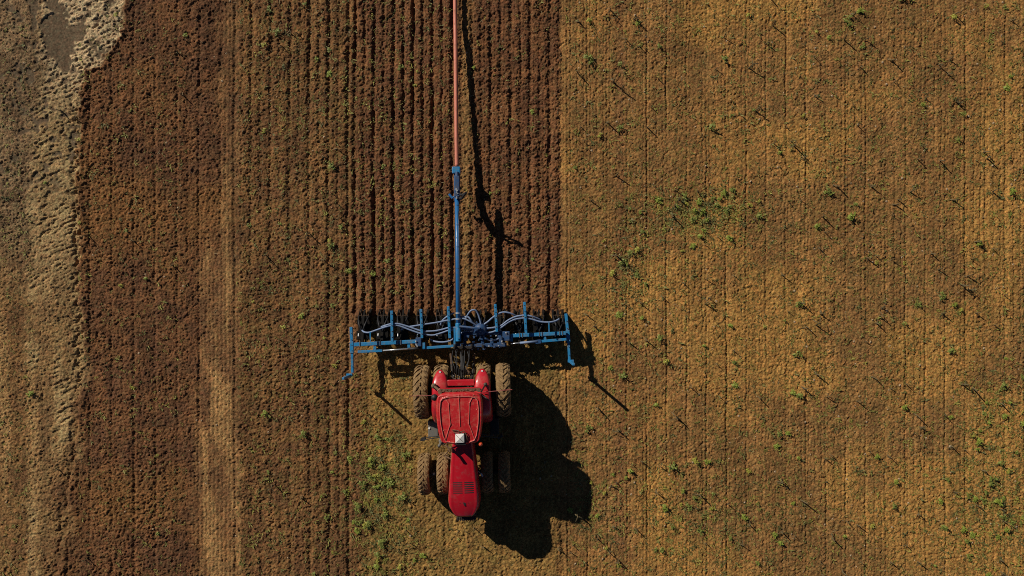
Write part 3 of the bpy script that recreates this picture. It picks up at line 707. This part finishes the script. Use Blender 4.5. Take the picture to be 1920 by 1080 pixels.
# boom
ZM = 1.16
mb = MB(); mb.tube([P(856.8, 372, ZM), P(858.4, 500, ZM), P(859.6, 640, ZM)], 0.08, 14); boom = ib(mb, 'boom', 'boom_blue', smooth=True)
mb = MB(); mb.tube([P(853.2, 378, ZM), P(855.2, 640, ZM)], 0.018, 6); ib(mb, 'cable', 'black', boom)
mb = MB(); mb.tube([P(859.5, 400, ZM+.06), P(860.5, 520, ZM+.06), P(861.5, 575, ZM+.06)], 0.010, 6); ib(mb, 'pipe', 'hose_lilac', boom)
mb = MB()
for y in (587, 598): mb.tube([P(858.9, y-1.2, ZM), P(858.9, y+1.2, ZM)], 0.095, 14)
ie(mb, 'boom_clamp', 'chrome', boom, smooth=False)
mb = MB()
for y in (385, 422, 463, 503, 545): mb.tube([P(857.2+(y-372)*0.0105, y-.7, ZM), P(857.2+(y-372)*0.0105, y+.7, ZM)], 0.082, 14)
ie(mb, 'collar', 'dark_blue', boom)
mb = MB(); mb.tube([P(859, 606, ZM), P(859.6, 640, ZM)], 0.10, 14); mb.box(P(860, 626, 1.30), (0.10, 0.38, 0.05)); ib(mb, 'boom_base', 'blue', boom, bevel=0.02)
mb = MB(); mb.tube([P(856.8, 322, ZM), P(856.9, 350, ZM), P(857, 376, ZM)], [0.07, 0.085, 0.07], 12); mb.box(P(857, 343, ZM+.03), (0.17, 0.5, 0.12)); mb.box(P(857, 362, ZM+.03), (0.19, 0.26, 0.14)); ib(mb, 'swivel', 'dark_blue', boom, bevel=0.02)
mb = MB(); mb.tube([P(856.6, 318, 0.66), P(856.8, 340, 0.66), P(857, 356, 0.74), P(857.4, 377, 1.10)], 0.115, 12); ib(mb, 'feed_pipe', 'dark_blue', boom, smooth=True)
mb = MB(); mb.box(P(855.6, 319.5, 0.74), (0.30, 0.25, 0.24)); mb.box(P(851, 319, 0.74), (0.06, 0.14, 0.14)); ib(mb, 'coupling', 'blue', boom, bevel=0.03)
mb = MB(); mb.tube([P(855, 368, 0.72), P(848, 371, 0.72), P(842, 364, 0.70)], 0.05, 8); ib(mb, 'lever', 'boom_blue', boom)
mb = MB(); mb.tube([P(858, 372, 1.1), P(866, 372, 1.35), P(874, 361, 1.60)], 0.045, 8); mb.tube([P(858, 365, 1.15), P(868, 365, 1.35), P(874, 361, 1.55)], 0.04, 8); ib(mb, 'lever', 'black', boom)
mb = MB(); mb.box(P(856, 356, ZM+.13), (0.07, 0.12, 0.03), 0.5); mb.box(P(857, 362, ZM+.13), (0.09, 0.03, 0.03), -0.4); mb.box(P(856, 370.5, ZM+.12), (0.05, 0.09, 0.03)); ie(mb, 'clip', 'chrome', boom)
mb = MB(); mb.tube(spline([P(858, 385, ZM), P(861, 430, 1.35), P(862, 500, 1.33), P(861, 585, 1.25)]), 0.012, 5); ib(mb, 'cable', 'black', boom)
# distributor head
mb = MB(); dc = P(901, 617, 1.0); mb.lathe_z(dc, [(0.20, -0.15), (0.22, 0.06), (0.17, 0.14), (0.07, 0.18), (0.07, 0.26), (0, 0.27)], 24); dist = ib(mb, 'distributor', 'dark_blue', smooth=False)
mb = MB()
for k in range(12):
    t = 2*math.pi*k/12; mb.tube([(dc[0]+.20*math.cos(t), dc[1]+.20*math.sin(t), 0.98), (dc[0]+.30*math.cos(t), dc[1]+.30*math.sin(t), 1.0)], 0.035, 8)
ie(mb, 'outlet', 'dark_blue', dist)
mb = MB(); mb.tube(spline([P(860, 612, 1.2), P(872, 613, 1.25), P(888, 615, 1.3), P(900, 616, 1.28)]), 0.045, 10); ib(mb, 'feed_pipe', 'dark_blue', dist, smooth=True)
# distribution hoses
HOSES = [
 [(677, 617, .75), (681, 621.5, 1.0), (687, 623.4, 1.15), (695, 622.6, 1.2), (715.5, 615.5, 1.2), (733, 610.5, 1.22), (747, 610.5, 1.22), (766, 617.5, 1.2), (788, 625, 1.2), (797, 625.5, 1.2)],
 [(715, 613, .9), (722, 610.5, 1.2), (734, 607.3, 1.24), (747, 607.2, 1.24), (766, 612.5, 1.22), (788, 620, 1.22), (797, 621.3, 1.22), (815, 620.5, 1.22), (829, 617.8, 1.22), (844, 614.2, 1.22), (868, 614.5, 1.2), (893, 616, 1.2)],
 [(752, 618, .8), (760, 614, 1.1), (769, 612.4, 1.2), (797, 608, 1.24), (820, 604.5, 1.24), (841, 600.3, 1.24), (866, 597, 1.3), (880, 602, 1.3), (893, 610, 1.2)],
 [(796, 626.6, 1.2), (806, 628.4, 1.2), (815, 628, 1.2), (830, 623.5, 1.2), (844.6, 618.8, 1.2), (868, 617, 1.15), (892, 619, 1.15)],
 [(807, 636.5, .8), (815, 640, 1.05), (829, 641.5, 1.1), (842, 639.5, 1.1), (851, 634.8, 1.1), (870, 622, 1.1), (892, 621, 1.1)],
 [(826, 609.5, .8), (829, 602, 1.1), (835, 596, 1.2), (844, 590, 1.2), (851, 587, 1.1)],
 [(873, 614, 1.1), (871, 604, 1.2), (876, 592, 1.3), (883, 582.5, 1.4), (891, 581.5, 1.4), (896, 588, 1.35), (900, 600, 1.3), (903, 613, 1.25)],
 [(861, 594.5, 1.2), (870, 594, 1.25), (878, 594.5, 1.3), (883, 600, 1.3), (889, 608, 1.2)],
 [(905, 610, 1.2), (915, 603, 1.25), (923, 596, 1.27), (933, 589, 1.25), (942, 585.6, 1.25), (952, 586, 1.25), (961, 589, 1.2), (970, 594, .9)],
 [(908, 615.5, 1.2), (920, 615, 1.22), (931, 613, 1.22), (941, 609.5, 1.22), (952, 601, 1.24), (964, 594.8, 1.25), (975, 592, 1.26), (987, 591.2, 1.26), (998, 593.5, 1.24), (1012, 599, 1.1), (1016, 604, .8)],
 [(908, 622, 1.15), (918, 623.5, 1.2), (930, 620, 1.2), (942, 612.5, 1.22), (953, 604.5, 1.22), (964, 599.3, 1.23), (975, 597, 1.24), (987, 596.6, 1.24), (998, 598.8, 1.22), (1010, 602.4, 1.2), (1020, 604, 1.2), (1031, 604, 1.2), (1041, 602, 1.15), (1048.5, 598, .9)],
 [(904, 627, 1.05), (910, 633.5, 1.1), (919, 638, 1.1), (929, 637.5, 1.1), (938, 633, 1.0), (944, 628, .8)],
]
for hlist in HOSES:
    hlist = [(x, y, z if z < 0.95 else z-0.18) for x, y, z in hlist]
    ib(MB().tube(spline([P(*p) for p in hlist], 6), 0.031, 8), 'hose', 'hose_lilac', smooth=True)
# row units
def unit(cx):
    root = None
    mb = MB(); y0 = -1.98; y1 = -0.98
    mb.beam((cx, y0, 0.80), (cx, y1-0.1, 0.56), 0.10, 0.14); mb.beam((cx-0.09, y0, 0.62), (cx-0.09, y1, 0.42), 0.04, 0.06); mb.beam((cx+0.09, y0, 0.62), (cx+0.09, y1, 0.42), 0.04, 0.06)
    mb.box((cx, -1.25, 0.52), (0.46, 0.16, 0.12)); mb.box((cx, -1.72, 0.62), (0.44, 0.30, 0.22)); mb.beam((cx, -1.15, 0.5), (cx, -0.82, 0.28), 0.06, 0.10)
    mb.box((cx, -1.50, 0.46), (0.40, 0.34, 0.10)); mb.box((cx, -1.36, 0.30), (0.5, 0.06, 0.2)); mb.box((cx, -1.85, 0.5), (0.5, 0.10, 0.2))  # wide plates added to fill the gaps between units with dark
    root = ib(mb, 'row_unit', 'unit')
    for sx in (-1, 1):
        mb = MB(); mb.lathe_x((cx+sx*0.18, -1.20, 0.25), [(-0.012, 0.0), (-0.012, 0.06), (-0.006, 0.31), (0.006, 0.31), (0.012, 0.06), (0.012, 0)], 24); ib(mb, 'disc', 'unit', root)
        mb = MB(); mb.beam((cx+sx*0.18, -1.15, 0.5), (cx+sx*0.18, -0.86, 0.03), 0.075, 0.16); ib(mb, 'coulter', 'unit', root)
    mb = MB(); mb.tube([(cx-0.10, -0.80, 0.66), (cx-0.03, -1.05, 0.60), (cx-0.01, -1.2, 0.56)], 0.013, 6); mb.tube([(cx-0.2, -1.0, 0.6), (cx+0.2, -1.0, 0.6)], 0.008, 6); ib(mb, 'spring_rod', 'dirtbar', root)
    mb = MB(); mb.tube([(cx-0.13, -1.66, 0.8), (cx-0.13, -1.76, 0.84)], 0.022, 8); ib(mb, 'grease_cap', 'white', root)
    mb = MB()
    for sx in (-1, 1): mb.tube(spline([(cx, -1.6, 0.75), (cx+sx*0.1, -1.35, 0.82), (cx+sx*0.17, -1.12, 0.62), (cx+sx*0.18, -1.0, 0.35)], 5), 0.028, 7)
    ie(mb, 'drop_hose', 'black', root, smooth=True)
for k in range(11): unit(P(681+36.6*k, 600, 0.6)[0])

# ------------------------------------------------------------------ drag hose
mb = MB(); pts = []
ZS = [(-900, .12, 850), (-300, .14, 851.5), (0, .26, 853.2), (60, .34, 854.0), (120, .42, 854.6), (190, .50, 855.2), (250, .57, 855.7), (312, .66, 856.6)]
pts = [P(x, y, z) for (y, z, x) in ZS]
mb.tube(spline(pts, 10), 0.075, 14)
tag(mb.build('drag_hose', 'hose_red', None, True), 'long pinkish red slurry hose running straight back from the blue boom', 'hose')

# ------------------------------------------------------------------ plants, stalks, straw, stones
def leaf(mb, base, ang, ln, wd, rise, droop):
    dx, dy = math.cos(ang), math.sin(ang); nx_, ny_ = -dy, dx; vs = []
    for t, wf in ((0, .25), (.4, 1.0), (.75, .8), (1.0, .08)):
        r_ = ln*t; z = base[2]+rise*t-droop*t*t
        for s_ in (-1, 1): vs.append((base[0]+dx*r_+nx_*wd*wf*s_/2, base[1]+dy*r_+ny_*wd*wf*s_/2, z+0.15*wd*abs(s_)*wf))
    mb.add(vs, [(0, 1, 3, 2), (2, 3, 5, 4), (4, 5, 7, 6)])
def weed_mb(rd, size):
    mb = MB(); st = rd.randint(2, 4)
    for s_ in range(st):
        bx, by = rd.uniform(-.35, .35)*size, rd.uniform(-.35, .35)*size; hgt = size*rd.uniform(.4, 1.0)
        tx, ty = bx+rd.uniform(-.15, .15)*size, by+rd.uniform(-.15, .15)*size
        mb.tube([(bx, by, -.02), (tx, ty, hgt)], [0.007, 0.004], 4)
        for k in range(rd.randint(8, 13)):
            t = rd.uniform(.1, 1.0); leaf(mb, (bx+(tx-bx)*t, by+(ty-by)*t, hgt*t), rd.uniform(0, 6.28), size*rd.uniform(.3, .62), size*rd.uniform(.10, .2), size*rd.uniform(.05, .3), size*rd.uniform(.1, .35))
    return mb
def stalk_mb(rd):
    mb = MB(); hgt = rd.uniform(.18, .38); lx, ly = rd.uniform(-.12, .12), rd.uniform(-.12, .12)
    mb.tube([(0, 0, -.03), (lx*.5, ly*.5, hgt*.5), (lx, ly, hgt)], [0.022, 0.019, 0.015], 6)
    for k in range(rd.randint(1, 3)):
        t = rd.uniform(.3, 1); leaf(mb, (lx*t, ly*t, hgt*t), rd.uniform(0, 6.28), rd.uniform(.10, .24), 0.03, rd.uniform(0, .1), rd.uniform(.05, .25))
    return mb
rd = random.Random(3)
def ok(px, py):                                   # keep plants off the machines
    if 770 < px < 965 and 660 < py < 985: return False
    if 640 < px < 1085 and 560 < py < 700: return False
    if 845 < px < 868 and py < 660: return False
    return True
def scatter(n, zone):
    out = []
    while len(out) < n:
        px, py = zone(rd)
        if ok(px, py): out.append(((px-960)/50, (540-py)/50))
    return out
def zone_right(r_):
    u = r_.random()
    if u < .16: return r_.gauss(1310, 60), r_.gauss(400, 28)
    if u < .30: return r_.gauss(1860, 55), r_.gauss(970, 70)
    if u < .36: return r_.gauss(1180, 25), r_.gauss(510, 60)
    if u < .44: return r_.gauss(1320, 70), r_.gauss(960, 50)
    if u < .50: return r_.gauss(1870, 35), r_.gauss(800, 60)
    return r_.uniform(1060, 1925), r_.uniform(-10, 1090)
def zone_tractor(r_):
    u = r_.random()
    if u < .45: return r_.gauss(725, 42), r_.gauss(895, 55)
    if u < .62: return r_.gauss(700, 30), r_.gauss(950, 60)
    if u < .74: return r_.gauss(1120, 22), r_.gauss(960, 40)
    return r_.uniform(680, 800), r_.uniform(800, 1080)
def zone_left(r_): return (r_.uniform(455, 660), r_.uniform(-5, 1085)) if r_.random() < .6 else (r_.uniform(10, 350), r_.uniform(0, 1080))
def zone_fresh(r_): return r_.uniform(672, 1050), r_.uniform(0, 560)
def spread(kind, protos_, spots, label, cat, group, smin, smax):
    X_ = np.array([p[0] for p in spots]); Y_ = np.array([p[1] for p in spots]); Z_ = gz(X_, Y_)
    for i in range(len(spots)):
        src = protos_[rd.randrange(len(protos_))]
        o = bpy.data.objects.new(kind, src); COL.objects.link(o)
        s_ = rd.uniform(smin, smax); o.scale = (s_, s_, s_); o.location = (X_[i], Y_[i], Z_[i]-.01); o.rotation_euler = (0, 0, rd.uniform(0, 6.28))
        tag(o, label, cat, group)
def protomesh(mb, name, m):
    me_ = bpy.data.meshes.new(name); me_.from_pydata(mb.v, [], mb.f); me_.update(); me_.materials.append(M[m]); return me_
WE = [protomesh(weed_mb(rd, rd.uniform(.16, .26)), 'weed', ('leaf', 'leaf', 'leaf_dark', 'leaf_yellow', 'leaf_dark')[k % 5]) for k in range(10)]
ST = [protomesh(stalk_mb(rd), 'stalk', 'stalk') for k in range(8)]
spread('weed', WE, scatter(190, zone_right), 'green weed in the unworked golden soil to the right of the injector', 'weed', 'weeds on the golden side of the field', .55, 1.15)
spread('weed', WE, scatter(52, zone_tractor), 'green weed in the soil beside the tractor wheels and below them', 'weed', 'weeds around the tractor', .6, 1.1)
spread('weed', WE, scatter(44, zone_left), 'green weed on the brown tilled strips left of the injector', 'weed', 'weeds on the brown left strips', .5, 1.0)
spread('weed', WE, scatter(14, zone_fresh), 'small weed left standing between fresh furrows behind the injector', 'weed', 'weeds between the fresh furrows', .4, .75)
spread('maize_stalk', ST, scatter(210, lambda r_: (r_.uniform(1060, 1925), r_.uniform(-10, 1090))), 'thin dead stalk sticking up from the golden soil on the right', 'stalk', 'dead stalks on the golden side', .6, 1.25)
spread('maize_stalk', ST, scatter(22, lambda r_: (r_.uniform(690, 1050), r_.uniform(700, 1080))), 'thin dead stalk in the soil around the tractor', 'stalk', 'dead stalks around the tractor', .5, 1.0)
spread('maize_stalk', ST, scatter(55, zone_left), 'thin dead stalk on the brown strips left of the injector', 'stalk', 'dead stalks on the brown left strips', .4, 1.05)

# ground cover (uncountable), straw litter, stones and crumbs: one object each
def cover():
    mb = MB(); spots = []
    n = 0
    while n < 14500:
        u = rd.random()
        if u < .30: px, py = zone_right(rd)
        elif u < .37: px, py = zone_tractor(rd)
        elif u < .57: px, py = rd.uniform(445, 860), rd.uniform(0, 1080)
        elif u < .59: px, py = rd.uniform(672, 1050), rd.uniform(0, 560)
        elif u < .61: px, py = rd.uniform(0, 60), rd.uniform(0, 1080)
        elif u < .66: px, py = rd.uniform(150, 350), rd.uniform(0, 1080)
        else: px, py = 1070+12.43*rd.randint(0, 68)+rd.gauss(3, 2.5), rd.uniform(0, 1080)
        if not ok(px, py): continue
        spots.append(((px-960)/50, (540-py)/50)); n += 1
    Z_ = gz([p[0] for p in spots], [p[1] for p in spots])
    for (x, y), z in zip(spots, Z_):
        big_ = 1.7 if rd.random() < .22 else 1.0
        for k in range(rd.randint(3, 6)):
            leaf(mb, (x+rd.uniform(-.05, .05), y+rd.uniform(-.05, .05), z), rd.uniform(0, 6.28), rd.uniform(.03, .10)*big_, rd.uniform(.010, .024)*big_, rd.uniform(.02, .09), rd.uniform(0, .06))
    return mb
cm = bpy.data.materials.new('ground cover'); cm.use_nodes = True; nt = cm.node_tree; b = nt.nodes['Principled BSDF']; b.inputs['Roughness'].default_value = .7
tc = nt.nodes.new('ShaderNodeTexCoord'); n = nt.nodes.new('ShaderNodeTexNoise'); n.inputs['Scale'].default_value = 1.7; n.inputs['Detail'].default_value = 6
cr = nt.nodes.new('ShaderNodeValToRGB'); cr.color_ramp.elements[0].position = .38; cr.color_ramp.elements[0].color = (.12, .125, .035, 1); cr.color_ramp.elements[1].position = .66; cr.color_ramp.elements[1].color = (.30, .28, .045, 1)
nt.links.new(tc.outputs['Object'], n.inputs['Vector']); nt.links.new(n.outputs[0], cr.inputs[0]); nt.links.new(cr.outputs[0], b.inputs['Base Color'])
M['cover'] = cm
tag(cover().build('ground_cover', 'cover'), 'scattered low green seedlings and leaf scraps all over the brown soil', 'ground cover', kind='stuff')
mb = MB(); sp = []
while len(sp) < 2600:
    px, py = (rd.uniform(0, 1920), rd.uniform(0, 1080)) if rd.random() < .6 else (rd.uniform(440, 1050), rd.uniform(0, 600))
    if ok(px, py) and not (150 < px < 440 and rd.random() < .6): sp.append(((px-960)/50, (540-py)/50))
Z_ = gz([p[0] for p in sp], [p[1] for p in sp])
for (x, y), z in zip(sp, Z_):
    a = rd.uniform(0, 3.14); ln = rd.uniform(.04, .16); mb.beam((x, y, z+.01), (x+ln*math.cos(a), y+ln*math.sin(a), z+.02+rd.uniform(0, .03)), rd.uniform(.006, .014), .006)
tag(mb.build('straw_litter', 'straw'), 'pale bits of straw and crop residue strewn over the soil', 'straw', kind='stuff')
def rocks(nr, zone, smin, smax, flat=.7):
    mb = MB(); sp = [zone(rd) for _ in range(nr)]; sp = [((a-960)/50, (540-b_)/50) for a, b_ in sp if ok(a, b_)]
    Z_ = gz([p[0] for p in sp], [p[1] for p in sp])
    for (x, y), z in zip(sp, Z_):
        s_ = smin+(smax-smin)*rd.random()**3; vs = []
        for (a, b_, c_) in ((1, 0, 0), (-1, 0, 0), (0, 1, 0), (0, -1, 0), (0, 0, 1), (.65, .65, .5), (-.65, .65, .5), (.65, -.65, .5), (-.65, -.65, .5)):
            k = s_*rd.uniform(.7, 1.15); vs.append((x+a*k, y+b_*k, z+c_*k*flat))
        mb.add(vs, [(0, 5, 7), (0, 2, 5), (2, 6, 5), (2, 1, 6), (1, 8, 6), (1, 3, 8), (3, 7, 8), (3, 0, 7), (4, 5, 6), (4, 6, 8), (4, 8, 7), (4, 7, 5)])
    return mb
tag(rocks(1500, lambda r_: (r_.uniform(1060, 1930), r_.uniform(-5, 1085)) if r_.random() < .8 else (r_.uniform(0, 1050), r_.uniform(0, 1080)), .012, .05).build('field_stones', 'stone'), 'small pale stones lying in the golden soil', 'stones', kind='stuff')
